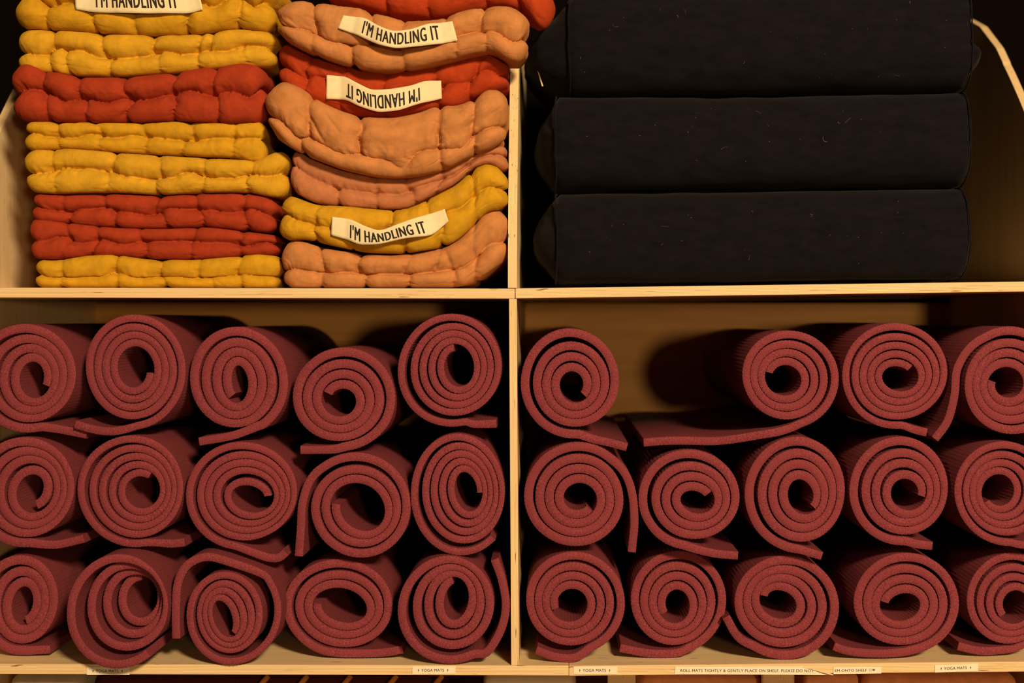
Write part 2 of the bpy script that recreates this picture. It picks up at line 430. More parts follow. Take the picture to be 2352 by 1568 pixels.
# g: outer centre x,y, radii a,b | hollow centre x,y, radii, tilt | direction (+1 anticlockwise), inner end angle, outer end angle
MATS = [
 # row 1, cushion side
 dict(g=(60,862,123,126, 76,868,27,38,0, 1,-25,285), tail=[(125,984),(160,990),(199,998)], y=.03, row='top', n=(LC,5), d='tall narrow hollow'),
 dict(g=(305,848,121,131, 305,847,36,45,0, -1,-12,275), tail=[(262,990),(215,986),(172,974)], y=.02, row='top', n=(LC,4), d='wide round hollow'),
 dict(g=(541,872,117,124, 543,878,18,38,0, -1,232,305), tail=[(590,978),(535,1000),(457,1014)], y=.02, row='top', n=(LC,3), d='slim upright hollow and its loose end turned out below'),
 dict(g=(783,911,123,119, 782,920,33,31,0, -1,150,275), tail=[(765,1032),(725,1033),(690,1033)], y=.012, row='top', n=(LC,2), d='round hollow, sitting lower than its neighbours'),
 dict(g=(1038,845,127,132, 1050,843,32,43,10, 1,100,285), tail=[(1085,974),(1140,973)], y=.008, row='top', n=(LC,1), loose=.10, d='large oval hollow'),
 # row 2, cushion side
 dict(g=(57,1124,121,126, 76,1127,24,33,-15, 1,-75,275), tail=[(120,1251),(150,1247),(192,1237)], y=.03, row='middle', n=(LC,5), iloose=.10, d='small hollow with a loose inner flap'),
 dict(g=(303,1122,127,130, 322,1127,36,37,0, 1,60,285), tail=[(365,1246),(395,1248),(424,1245)], y=.02, row='middle', n=(LC,4), d='hollow off to one side'),
 dict(g=(558,1133,131,125, 574,1140,38,25,-10, 1,5,262), tail=[(585,1270),(615,1280),(640,1281),(656,1268)], y=.015, row='middle', n=(LC,3), loose=.07, iloose=.10, d='flattened hollow and a curled up end'),
 dict(g=(821,1166,124,123, 826,1170,57,48,-38, 1,172,128), tail=[(713,1102),(695,1155),(691,1215),(686,1277)], y=.012, row='middle', n=(LC,2), loose=.09, d='very wide hollow and its end hanging straight down'),
 dict(g=(1055,1130,117,143, 1073,1125,25,42,12, 1,-5,312), y=.01, row='middle', n=(LC,1), loose=.08, d='tall oval outline'),
 # row 3, cushion side
 dict(g=(46,1382,96,114, 54,1388,21,37,-8, 1,-80,275), tail=[(80,1493),(115,1491)], y=.045, row='bottom', n=(LC,5), d='narrow hollow, set back from the shelf edge'),
 dict(g=(266,1400,124,131, 306,1382,35,44,0, 1,90,308), y=-.036, row='bottom', n=(LC,4), loose=.10, tel=.045, d='inner turns pushed in like a cone, jutting over the shelf edge'),
 dict(g=(529,1408,113,122, 513,1420,20,40,22, 1,-50,35), tail=[(600,1317),(536,1294),(476,1279),(430,1297),(408,1340),(404,1400),(405,1466)], y=-.008, row='bottom', n=(LC,3), loose=.24, tight=1.02, d='loose outer turn folded over and hanging down'),
 dict(g=(783,1391,128,113, 784,1397,55,35,-12, 1,172,245), tail=[(775,1499),(812,1500),(850,1500),(895,1497),(925,1491)], y=.036, row='bottom', n=(LC,2), loose=.08, d='wide flattened hollow'),
 dict(g=(1030,1396,119,126, 1043,1378,26,43,-5, 1,100,300), tail=[(1120,1497),(1153,1440),(1162,1385),(1152,1330),(1136,1284)], y=.0, row='bottom', n=(LC,1), loose=.10, d='loose end standing up against the divider'),
 # row 1, bolster side
 dict(g=(1316,873,121,127, 1318,885,27,31,10, 1,-40,275), tail=[(1365,1009),(1400,1016),(1440,1027)], y=.005, row='top', n=(RC,1), loose=.09, d='short straight end turned out below'),
 dict(g=(1811,866,115,112, 1804,869,36,33,-25, -1,160,285), tail=[(1795,990),(1740,1000),(1690,1008),(1640,1013),(1580,1012),(1530,1012),(1478,1016)], y=.004, row='top', n=(RC,2), loose=.05, d='long flat end unrolled toward the divider'),
 dict(g=(2060,857,126,123, 2066,866,37,28,-10, 1,45,275), tail=[(2098,986),(2129,993)], y=.004, row='top', n=(RC,3), d='hooked inner end above a round hollow'),
 dict(g=(2324,880,121,124, 2316,884,33,31,0, 1,165,120), tail=[(2224,803),(2198,850),(2192,910),(2176,968),(2147,1008)], y=.006, row='top', n=(RC,4), d='end hanging down beside it'),
 # row 2, bolster side
 dict(g=(1324,1141,121,122, 1328,1147,33,30,0, -1,-42,48), tail=[(1438,1092),(1454,1145),(1457,1205),(1451,1268)], y=.005, row='middle', n=(RC,1), loose=.04, d='straight end hanging down beside it'),
 dict(g=(1588,1141,121,116, 1599,1149,34,25,-15, 1,35,262), tail=[(1610,1264),(1650,1272),(1695,1276)], y=.004, row='middle', n=(RC,2), loose=.08, d='small squat hollow'),
 dict(g=(1832,1129,120,131, 1846,1137,27,35,18, 1,-45,255), tail=[(1838,1262),(1888,1277)], y=.003, row='middle', n=(RC,3), d='bean shaped hollow and a cut end turned out below'),
 dict(g=(2070,1121,118,127, 2086,1131,31,31,25, 1,-15,275), tail=[(2108,1250),(2142,1254)], y=.003, row='middle', n=(RC,4), iloose=.04, loose=.07, d='hollow set off centre'),
 dict(g=(2312,1127,119,121, 2298,1131,32,35,0, 1,215,275), tail=[(2345,1251),(2400,1252)], y=.005, row='middle', n=(RC,5), loose=.08, d='round hollow and a loose outer turn'),
 # row 3, bolster side
 dict(g=(1316,1380,118,117, 1310,1387,35,34,0, -1,200,290), tail=[(1320,1510),(1275,1508),(1231,1493)], y=.018, row='bottom', n=(RC,1), loose=.05, d='thick end tucked beneath it next to the divider'),
 dict(g=(1552,1377,114,118, 1552,1390,28,34,0, -1,212,285), tail=[(1550,1500),(1490,1500),(1424,1488)], y=.04, row='bottom', n=(RC,2), d='flat end lying beneath it'),
 dict(g=(1803,1389,127,121, 1792,1384,37,29,-28, -1,160,235), tail=[(1695,1462),(1668,1416)], y=.022, row='bottom', n=(RC,3), loose=.05, d='slanted oval hollow'),
 dict(g=(2076,1381,124,118, 2074,1391,40,29,10, -1,165,280), tail=[(2040,1500),(1985,1499),(1945,1494),(1915,1484)], y=.02, row='bottom', n=(RC,4), d='low wide hollow'),
 dict(g=(2316,1377,108,115, 2334,1393,32,34,0, -1,215,280), tail=[(2290,1494),(2245,1494),(2200,1483)], y=.03, row='bottom', n=(RC,5), d='dark round hollow beside the side panel'),
]
ORD = {1: 'next to the divider', 2: 'second from the divider', 3: 'third from the divider', 4: 'fourth from the divider', 5: 'fifth from the divider'}
for i, m in enumerate(MATS):
    m['ph'] = (random.uniform(0, 6.28), random.uniform(0, 6.28))
    o = make_mat(m)
    cell, k_ = m['n']
    tag(o, f"rolled maroon foam mat, {ORD[k_]} in the {m['row']} row {cell}", 'yoga mat', 'rolled yoga mats on the shelf')

# ------------------------------------------------------------------ puffy quilted cushions
def rbox_grid(nx, ny, nz, hx, hy, hz, r, ypow=1.0):
    """surface grid of a rounded box; returns positions, normals, faces"""
    xs = np.linspace(-1, 1, nx + 1); zs = np.linspace(-1, 1, nz + 1)
    q = np.linspace(0, 1, ny + 1); ys = -1 + 2 * q ** ypow
    idx = {}; pts = []; F = []
    def vid(i, j, k):
        key = (i, j, k)
        if key not in idx: idx[key] = len(pts); pts.append((xs[i] * hx, ys[j] * hy, zs[k] * hz))
        return idx[key]
    for i in range(nx):
        for k in range(nz):
            F.append((vid(i, 0, k), vid(i + 1, 0, k), vid(i + 1, 0, k + 1), vid(i, 0, k + 1)))
            F.append((vid(i, ny, k), vid(i, ny, k + 1), vid(i + 1, ny, k + 1), vid(i + 1, ny, k)))
        for j in range(ny):
            F.append((vid(i, j, 0), vid(i, j + 1, 0), vid(i + 1, j + 1, 0), vid(i + 1, j, 0)))
            F.append((vid(i, j, nz), vid(i + 1, j, nz), vid(i + 1, j + 1, nz), vid(i, j + 1, nz)))
    for j in range(ny):
        for k in range(nz):
            F.append((vid(0, j, k), vid(0, j, k + 1), vid(0, j + 1, k + 1), vid(0, j + 1, k)))
            F.append((vid(nx, j, k), vid(nx, j + 1, k), vid(nx, j + 1, k + 1), vid(nx, j, k + 1)))
    p = np.array(pts); h = np.array([hx, hy, hz])
    rr = np.minimum(r, h * 0.98)
    inner = np.clip(p, -(h - rr), h - rr)
    d = p - inner
    dn = d / rr; ln = np.linalg.norm(dn, axis=1); dn = dn / np.maximum(ln, 1e-9)[:, None]
    return inner + dn * rr, dn, F

def puff(d):
    d = np.clip(d, 0, 1); return 1 - np.sqrt(np.clip(1 - (1 - d) ** 2, 0, 1))

def crease_dist(x, cr, lo, hi):
    cr = np.sort(np.array([lo] + list(cr) + [hi], float))
    j = np.clip(np.searchsorted(cr, x) - 1, 0, len(cr) - 2)
    a, b = cr[j], cr[j + 1]
    da = np.where(j == 0, 1e3, x - a); db = np.where(j == len(cr) - 2, 1e3, b - x)
    return np.minimum(np.abs(da), np.abs(db)), (b - a) / 2

def make_cushion(c, seed):
    x0, x1 = c['x']; y0 = c.get('y', 0.02); dep = c.get('depth', 0.36)
    r0 = np.random.default_rng(seed)
    hz = 50.0                                   # nominal half height in px
    hx = (x1 - x0) / 2.0; hyp = dep / K / 2
    top = c['top']; bot = c['bot']
    avg_h = np.mean(lerp_tab(np.linspace(x0 + 30, x1 - 30, 30), bot) - lerp_tab(np.linspace(x0 + 30, x1 - 30, 30), top))
    hz = avg_h / 2
    r = np.array([c.get('rx', hz * 0.85), hz * 0.75, hz * 0.8])
    p, n, F = rbox_grid(int(hx / 1.9), 22, max(18, int(hz / 1.15)), hx, hyp, hz, r, 1.7)
    px = p[:, 0] + (x0 + x1) / 2
    off = r0.random(3) * 50
    q = np.stack([px * 0.02, p[:, 1] * 0.02, p[:, 2] * 0.05], 1) + off
    w1 = vnoise(q * 0.8); w2 = vnoise(q * 0.8 + 31.7)
    mid = c.get('mid', 0.0)                     # where the middle crease runs, -1..1
    cz = p[:, 2] / hz - mid - 0.30 * vnoise(np.stack([px * 0.021, p[:, 1] * 0.01, np.zeros(len(px))], 1) + off)
    up = cz > 0
    nseg = c.get('nseg', 6)
    def auto(sh):
        e = np.linspace(x0, x1, nseg + 1)[1:-1]
        return e + sh + r0.uniform(-12, 12, len(e))
    cu = c.get('cu') or auto(6); cl = c.get('cl') or auto(-8)
    xw = px + 9 * w1 + 16 * (np.abs(cz) - 0.4) * vnoise(np.stack([px * .011, np.where(up, 3.0, 9.0), np.zeros(len(px))], 1) + off)
    amp = 0.75 + 0.6 * vnoise(np.stack([px * .014, np.where(up, 5.0, 1.0), np.full(len(px), 2.2)], 1) + off)
    du, hu = crease_dist(xw, cu, x0, x1); dl, hl = crease_dist(xw, cl, x0, x1)
    dx = np.where(up, du, dl)
    an = np.abs(n)
    # middle crease on the visible sides, cross creases everywhere, depth creases on top
    half_up = 1 - mid; half_lo = 1 + mid
    dz = np.where(cz > 0, cz / half_up, -cz / half_lo)
    gz = puff(dz * 1.15) if c.get('rows', 2) == 2 else 0 * dz
    gx = puff(dx / 34.0)
    gxs = np.exp(-(dx / 5.0) ** 2)
    yc = np.linspace(-hyp, hyp, 7)[1:-1]
    dy = np.min(np.abs(p[:, 1][:, None] + 7 * w2[:, None] - yc[None, :]), axis=1)
    gy = puff(dy / 45.0)
    wz = np.clip(1 - an[:, 2] ** 2, 0, 1); wx = np.clip(1 - an[:, 0] ** 2, 0, 1); wy = np.clip(1 - an[:, 1] ** 1.5, 0, 1)
    ins = hz * c.get('az', 0.36) * 1.7 * wz * gz + c.get('ax', 0.15) * 2.8 * hz * amp * wx * gx * (0.45 + 0.55 * (1 - np.clip(dz, 0, 1) * 0.5)) + 0.16 * hz * wy * gy * an[:, 2]
    ins += 4.2 * gxs * wx * np.exp(-(dz / 0.35) ** 2) * 2.2      # tuft at crossings
    # wrinkles gathered along creases
    wr = vnoise(np.stack([px * 0.16 + 3 * w2, p[:, 1] * 0.03, p[:, 2] * 0.06], 1) + off) * np.clip(gz + 0.25, 0, 1)
    wr2 = vnoise(np.stack([px * 0.05, p[:, 1] * 0.05, p[:, 2] * 0.20], 1) + off[::-1]) * np.clip(gx + 0.15, 0, 1)
    near = np.clip(np.maximum(np.exp(-(dz / .3) ** 2), np.exp(-((1 - dz) / .22) ** 2)), 0, 1)
    pl = np.abs(vnoise(np.stack([px * .085 + 2.5 * w2, p[:, 1] * .02, np.where(up, 1.5, 7.5) + p[:, 2] * .012], 1) + off))
    ins += 4.5 * (0.30 - pl) * near * wz
    fine = np.abs(vnoise(np.stack([px * .055 + p[:, 2] * .05, p[:, 1] * .04, p[:, 2] * .09], 1) + off * 2.3))
    ins += 2.0 * np.exp(-(fine / .10) ** 2) * np.clip(gx + .3, 0, 1) * wx
    ins += 2.4 * wr * wz + 1.8 * wr2 * wx + c.get('lump', 2.6) * w2
    for (fx, fz, fl, fa, fd) in c.get('folds', []):            # extra deliberate folds: centre px, length, angle, depth
        ca, sa = math.cos(math.radians(fa)), math.sin(math.radians(fa))
        zz = p[:, 2]
        a_ = (px - fx) * ca + (zz - fz) * sa; b_ = -(px - fx) * sa + (zz - fz) * ca
        ins += fd * np.exp(-(b_ / 4.5) ** 2) * np.exp(-(a_ / fl) ** 4) * (n[:, 1] < -0.2)
    ins -= hz * 0.08
    p = p - n * ins[:, None]
    px = p[:, 0] + (x0 + x1) / 2
    if 'xcap' in c:                              # the end is squeezed past the front edge of the divider only
        cap, ys_ = c['xcap']
        lim = np.where((p[:, 1] + hyp) * K + y0 > ys_, cap, 1e4)
        px = np.minimum(px, lim)
    t = smooth_tab(px, top); b = smooth_tab(px, bot)
    v = np.clip(p[:, 2] / hz, -0.985, 0.985)
    py = (t + b) / 2 - v * (b - t) / 2
    yy = p[:, 1] + hyp
    s = K * (D + y0) / D
    bow = c.get('bow', 0.0) * ((px - (x0 + x1) / 2) / hx) ** 2
    V = np.stack([(px - VX) * s, y0 + bow + yy * K, CZ + (VY - py) * s], 1)
    V[:, 2] = np.maximum(V[:, 2], zm + 0.0016)                  # resting on the shelf
    if x0 > 500 and 'xcap' not in c: V[:, 0] = np.minimum(V[:, 0], (1165.5 - VX) * K)   # pressed against the divider
    base = V.mean(0); base[2] = V[:, 2].min()
    root = empty('quilted_cushion'); root.location = base
    o = mesh_obj('pad', V - base, F, M[c['m']], root, True)
    # front surface lookup for the handle
    fr = n[:, 1] < -0.3
    c['front'] = (px[fr], py[fr], V[fr, 1]); c['base'] = base
    tag(root, c['label'], 'cushion', c.get('group'))
    return root

# -- lettering --------------------------------------------------------------
def text_verts(txt, bold=0.0, spacing=1.0):
    cu = bpy.data.curves.new('t', 'FONT'); cu.body = txt; cu.space_character = spacing
    cu.resolution_u = 3
    ob = bpy.data.objects.new('t', cu); col.objects.link(ob)
    bpy.context.view_layer.update()
    dg = bpy.context.evaluated_depsgraph_get()
    me = bpy.data.meshes.new_from_object(ob.evaluated_get(dg))
    v = np.array([tuple(q.co) for q in me.vertices]); f = [tuple(p_.vertices) for p_ in me.polygons]
    bpy.data.objects.remove(ob); bpy.data.curves.remove(cu); bpy.data.meshes.remove(me)
    v = v[:, :2]
    if bold:                                     # heavier strokes: the same outline struck three times side by side
        k_ = len(v); v = np.concatenate([v + (d_, 0) for d_ in (-bold, 0, bold)])
        f = f + [tuple(i + k_ for i in q) for q in f] + [tuple(i + 2 * k_ for i in q) for q in f]
    mn = v.min(0); mx = v.max(0)
    return (v - mn) / (mx - mn), f

def make_handle(root, c, top, bot, tx, tz, flip=False, out=0.014):
    """strip of canvas tape: top and bottom edges traced, held off the pad in the middle"""
    x0 = max(top[0][0], bot[0][0]); x1 = min(top[-1][0], bot[-1][0])
    fx, fy_, fY = c['front']
    # clearance: nearest front surface of the pad under every station
    base = c['base']; y0 = c.get('y', 0.02)
    s = K * (D + y0) / D
    nx, nz = 60, 8
    st = np.linspace(0, 1, nx + 1)
    TX = np.interp(st, np.linspace(0, 1, len(top)), [q[0] for q in top]); 
    # arc-like parameter along the edges
    def edge(tab):
        L = np.concatenate([[0], np.cumsum(np.hypot(np.diff([q[0] for q in tab]), np.diff([q[1] for q in tab])))]); L /= L[-1]
        ex = np.interp(st, L, [q[0] for q in tab]); ey = np.interp(st, L, [q[1] for q in tab])
        k_ = np.array([.1, .2, .4, .2, .1])
        pad = lambda a: np.convolve(np.concatenate([[2*a[0]-a[2], 2*a[0]-a[1]], a, [2*a[-1]-a[-2], 2*a[-1]-a[-3]]]), k_, 'valid')
        for _ in range(3): ex, ey = pad(ex), pad(ey)
        return ex, ey
    tx_, ty_ = edge(top); bx_, by_ = edge(bot)
    Y = []
    for i in range(nx + 1):
        cx = (tx_[i] + bx_[i]) / 2; cy = (ty_[i] + by_[i]) / 2
        near = (np.abs(fx - cx) < 9) & (np.abs(fy_ - cy) < 26)
        Y.append(fY[near].min() if near.any() else y0)
    Y = np.array(Y)
    Y = np.minimum(Y, np.convolve(np.pad(Y, 4, mode='edge'), np.ones(9) / 9, 'valid'))
    Y = Y - 0.0018 - out * np.sin(np.pi * np.clip((st - .12) / .76, 0, 1)) ** 0.8
    def pos(u, w, dy=0.0):
        ax = np.interp(u, st, tx_); ay = np.interp(u, st, ty_); bx = np.interp(u, st, bx_); by = np.interp(u, st, by_)
        y = np.interp(u, st, Y) - 0.0003 * np.sin(np.pi * w) - dy
        qx = ax * (1 - w) + bx * w; qy = ay * (1 - w) + by * w
        return np.stack([(qx - VX) * s, y, CZ + (VY - qy) * s], 1) - base
    U, Wd = np.meshgrid(st, np.linspace(0, 1, nz + 1), indexing='ij')
    V = pos(U.ravel(), Wd.ravel())
    F = [(i * (nz + 1) + j, i * (nz + 1) + j + 1, (i + 1) * (nz + 1) + j + 1, (i + 1) * (nz + 1) + j) for i in range(nx) for j in range(nz)]
    h = mesh_obj('handle', V, F, M['canvas'], root, True)
    so = h.modifiers.new('thickness', 'SOLIDIFY'); so.thickness = 0.0012; so.offset = -1
    h['label'] = 'cream canvas handle printed in black capitals'
    v, f = text_verts("I'M HANDLING IT", bold=0.04, spacing=1.14)
    if flip: v = 1 - v
    u = tx[0] + v[:, 0] * (tx[1] - tx[0]); w = tz[1] - v[:, 1] * (tz[1] - tz[0])
    mesh_obj('lettering', pos(u, w, 0.0009), f, M['ink'], h)

YS = 'mustard and rust cushion stack'
CUSH = [
 dict(m='yellow', x=(18, 632), y=.012, top=[(18,-66),(330,-72),(632,-68)], bot=[(18,58),(110,62),(200,68),(310,76),(430,74),(540,58),(632,70)], mid=0.0,
      cu=[118,250,350,440,545], cl=[100,205,305,425,545], label='mustard quilted cushion with a canvas handle, topmost of the stack beside the side panel'),
 dict(m='yellow_pale', x=(30, 634), y=.022, top=[(30,66),(110,64),(200,70),(310,76),(430,76),(540,62),(642,70)], bot=[(30,160),(120,164),(180,172),(280,172),(400,164),(520,152),(642,150)],
      cu=[120,235,350,455,480], cl=[110,150,250,360,455,560], label='mustard quilted cushion resting on the rust cushion with flared ends'),
 dict(m='red', x=(14, 612), y=.014, top=[(14,142),(55,138),(110,160),(180,172),(280,172),(400,160),(480,146),(560,140),(622,150)], bot=[(14,272),(100,276),(200,278),(300,278),(400,274),(500,280),(622,278)],
      cu=[92,175,285,395,490], cl=[100,190,290,395,492], ax=.2, label='single rust red cushion with flared ends between mustard cushions'),
 dict(m='yellow', x=(48, 610), y=.026, top=[(48,276),(200,278),(300,280),(400,276),(500,280),(628,276)], bot=[(48,345),(150,340),(300,350),(420,356),(540,360),(590,374),(628,366)],
      cu=[130,225,330,440,535], cl=[125,225,330,420,530], label='mustard quilted cushion right under the single rust red cushion'),
 dict(m='yellow_pale', x=(46, 660), y=.016, top=[(46,342),(150,338),(300,350),(420,358),(540,364),(590,366),(625,346),(664,342)], bot=[(46,436),(110,444),(250,440),(360,446),(480,440),(570,440),(620,452),(664,450)],
      cu=[115,255,365,470,580], cl=[125,240,355,460,565], label='wide mustard quilted cushion lying on two rust cushions'),
 dict(m='red', x=(66, 632), y=.026, top=[(66,440),(110,446),(250,442),(360,448),(480,442),(570,442),(642,456)], bot=[(66,506),(150,512),(260,524),(370,524),(470,520),(560,530),(642,534)],
      cu=[145,240,355,450,558], cl=[155,265,370,460,560], label='upper of two rust cushions pressed together in the mustard stack'),
 dict(m='red', x=(60, 638), y=.022, top=[(60,500),(150,510),(260,522),(370,524),(470,520),(560,530),(638,540)], bot=[(60,592),(120,596),(190,588),(260,586),(330,594),(440,596),(540,590),(638,584)],
      cu=[150,222,320,440,550], cl=[145,215,330,435,545], label='lower of two rust cushions, resting on the bottom mustard cushion'),
 dict(m='yellow', x=(72, 640), y=.018, top=[(72,594),(120,598),(190,586),(250,582),(330,594),(440,596),(530,588),(590,582),(648,588)], bot=[(72,660),(648,660)], mid=-.25,
      cu=[140,265,368,458,545], cl=[130,265,370,480,550], label='mustard cushion at the bottom of its stack, on the shelf'),
 # second stack
 dict(m='redo', x=(730, 1276), y=.045, xcap=(1160, .12), top=[(730,-120),(1292,-110)], bot=[(730,-10),(820,6),(900,28),(1000,34),(1080,20),(1150,4),(1200,14),(1240,64),(1292,52)],
      cl=[885,985,1110,1190], cu=[880,990,1100,1200], label='rust orange cushion on top of the stack beside the divider'),
 dict(m='tan', x=(630, 1214), y=-.03, xcap=(1164, .06), top=[(630,2),(700,-4),(760,6),(830,14),(880,30),(930,42),(1000,40),(1050,22),(1110,10),(1160,8),(1214,20)],
      bot=[(630,72),(680,104),(760,134),(830,154),(880,160),(950,152),(1030,134),(1090,118),(1130,112),(1175,140),(1214,132)], az=.26, mid=-.25,
      cu=[722,850,920,1020,1105], cl=[715,800,925,1045,1115], lump=3.5, label='peach cushion with canvas handle overlapping the edge of the divider'),
 dict(m='redo', x=(634, 1168), y=.012, top=[(622,92),(655,92),(700,118),(760,138),(830,156),(880,162),(950,154),(1030,136),(1080,122),(1120,112),(1174,140)],
      bot=[(622,186),(700,228),(760,250),(830,266),(900,268),(980,250),(1060,238),(1110,210),(1174,200)], az=.24,
      cu=[705,790,880,1000,1095], cl=[700,790,880,1010,1080], label='rust red cushion whose canvas handle is upside down'),
 dict(m='tan', x=(602, 1168), y=-.022, top=[(594,196),(640,178),(690,196),(730,228),(790,254),(840,264),(900,266),(960,254),(1008,234),(1050,240),(1090,212),(1130,196),(1168,200)],
      bot=[(594,282),(640,324),(700,356),(780,386),(850,402),(900,406),(960,402),(1020,386),(1080,354),(1120,338),(1168,326)], az=.24, mid=-.52,
      cu=[705,825,1005,1085], cl=[690,1010,1090], lump=4, folds=[(1006,10,45,82,7),(828,24,30,78,5),(722,4,34,-55,6),(760,30,25,-40,4)], label='large sagging peach cushion with no handle showing, under the rust one'),
 dict(m='pink', x=(664, 1166), y=.016, top=[(656,330),(700,356),(780,388),(850,404),(900,408),(960,402),(1020,386),(1080,354),(1120,338),(1166,330)],
      bot=[(656,432),(720,466),(800,474),(890,480),(935,478),(990,450),(1050,420),(1085,384),(1125,372),(1166,400)],
      cu=[865,935,1020,1068], cl=[780,862,945,1010,1075], az=.28, label='dusty pink cushion squeezed above the mustard cushion with a handle'),
 dict(m='yellow', x=(636, 1168), y=-.012, top=[(626,452),(660,444),(720,468),(800,472),(890,480),(935,478),(990,450),(1050,420),(1085,382),(1125,370),(1168,396)],
      bot=[(626,552),(700,548),(760,564),(840,580),(920,582),(1000,570),(1050,552),(1085,516),(1120,480),(1168,480)], az=.26,
      cu=[722,895,985,1080], cl=[718,800,925,1010,1090], label='mustard cushion with a canvas handle between peach and dusty pink cushions'),
 dict(m='tan', x=(642, 1168), y=.0, top=[(628,562),(675,546),(720,562),(760,572),(840,582),(920,584),(1000,572),(1050,554),(1085,518),(1120,478),(1168,484)],
      bot=[(628,660),(1040,660),(1080,652),(1120,626),(1168,590)], mid=-.2, az=.3,
      cu=[735,825,930,1000,1085], cl=[735,840,940,1040,1090], lump=3.5, folds=[(1035,0,40,-70,7)], label='peach cushion at the bottom of the stack, on the shelf by the divider'),
]
roots = []
for i, c in enumerate(CUSH):
    c['group'] = 'quilted cushions stacked above the mats'
    roots.append(make_cushion(c, 100 + i))
make_handle(roots[0], CUSH[0], [(172,-30),(230,-26),(320,-26),(420,-26),(455,-30)], [(173,21),(220,29),(318,33),(433,31),(466,22)], (.17, .82), (.14, .80), out=.006)
make_handle(roots[9], CUSH[9], [(789,36),(840,43),(874,65),(904,77),(947,72),(987,56),(1039,49)], [(777,66),(819,81),(871,107),(911,116),(963,110),(1005,103),(1051,93)], (.20, .87), (.10, .80))
make_handle(roots[10], CUSH[10], [(751,173),(794,176),(813,188),(855,210),(901,208),(947,199),(978,186),(1013,185)], [(750,228),(794,229),(825,246),(871,261),(917,257),(963,240),(1015,226)], (.17, .82), (.24, .88), flip=True)
make_handle(roots[13], CUSH[13], [(763,498),(806,503),(840,520),(874,532),(901,521),(947,504),(1021,480)], [(761,540),(803,552),(825,563),(871,562),(932,548),(993,541),(1030,508)], (.16, .80), (.22, .86), out=.010)

# ------------------------------------------------------------------ black bolsters
def tube(path, rad, n=6, closed=False):
    path = np.array(path); m_ = len(path)
    tn = np.gradient(path, axis=0); tn /= np.maximum(np.linalg.norm(tn, axis=1), 1e-9)[:, None]
    V = []; F = []
    for i in range(m_):
        a = np.cross(tn[i], (0.31, 0.87, 0.38)); a /= max(np.linalg.norm(a), 1e-9); b_ = np.cross(tn[i], a)
        for j in range(n):
            t_ = 2 * math.pi * j / n; V.append(path[i] + rad * (a * math.cos(t_) + b_ * math.sin(t_)))
    for i in range(m_ - (0 if closed else 1)):
        for j in range(n):
            i2 = (i + 1) % m_
            F.append((i * n + j, i * n + (j + 1) % n, i2 * n + (j + 1) % n, i2 * n + j))
    if not closed: F += [tuple(range(n))[::-1], tuple(range((m_ - 1) * n, m_ * n))]
    return V, F

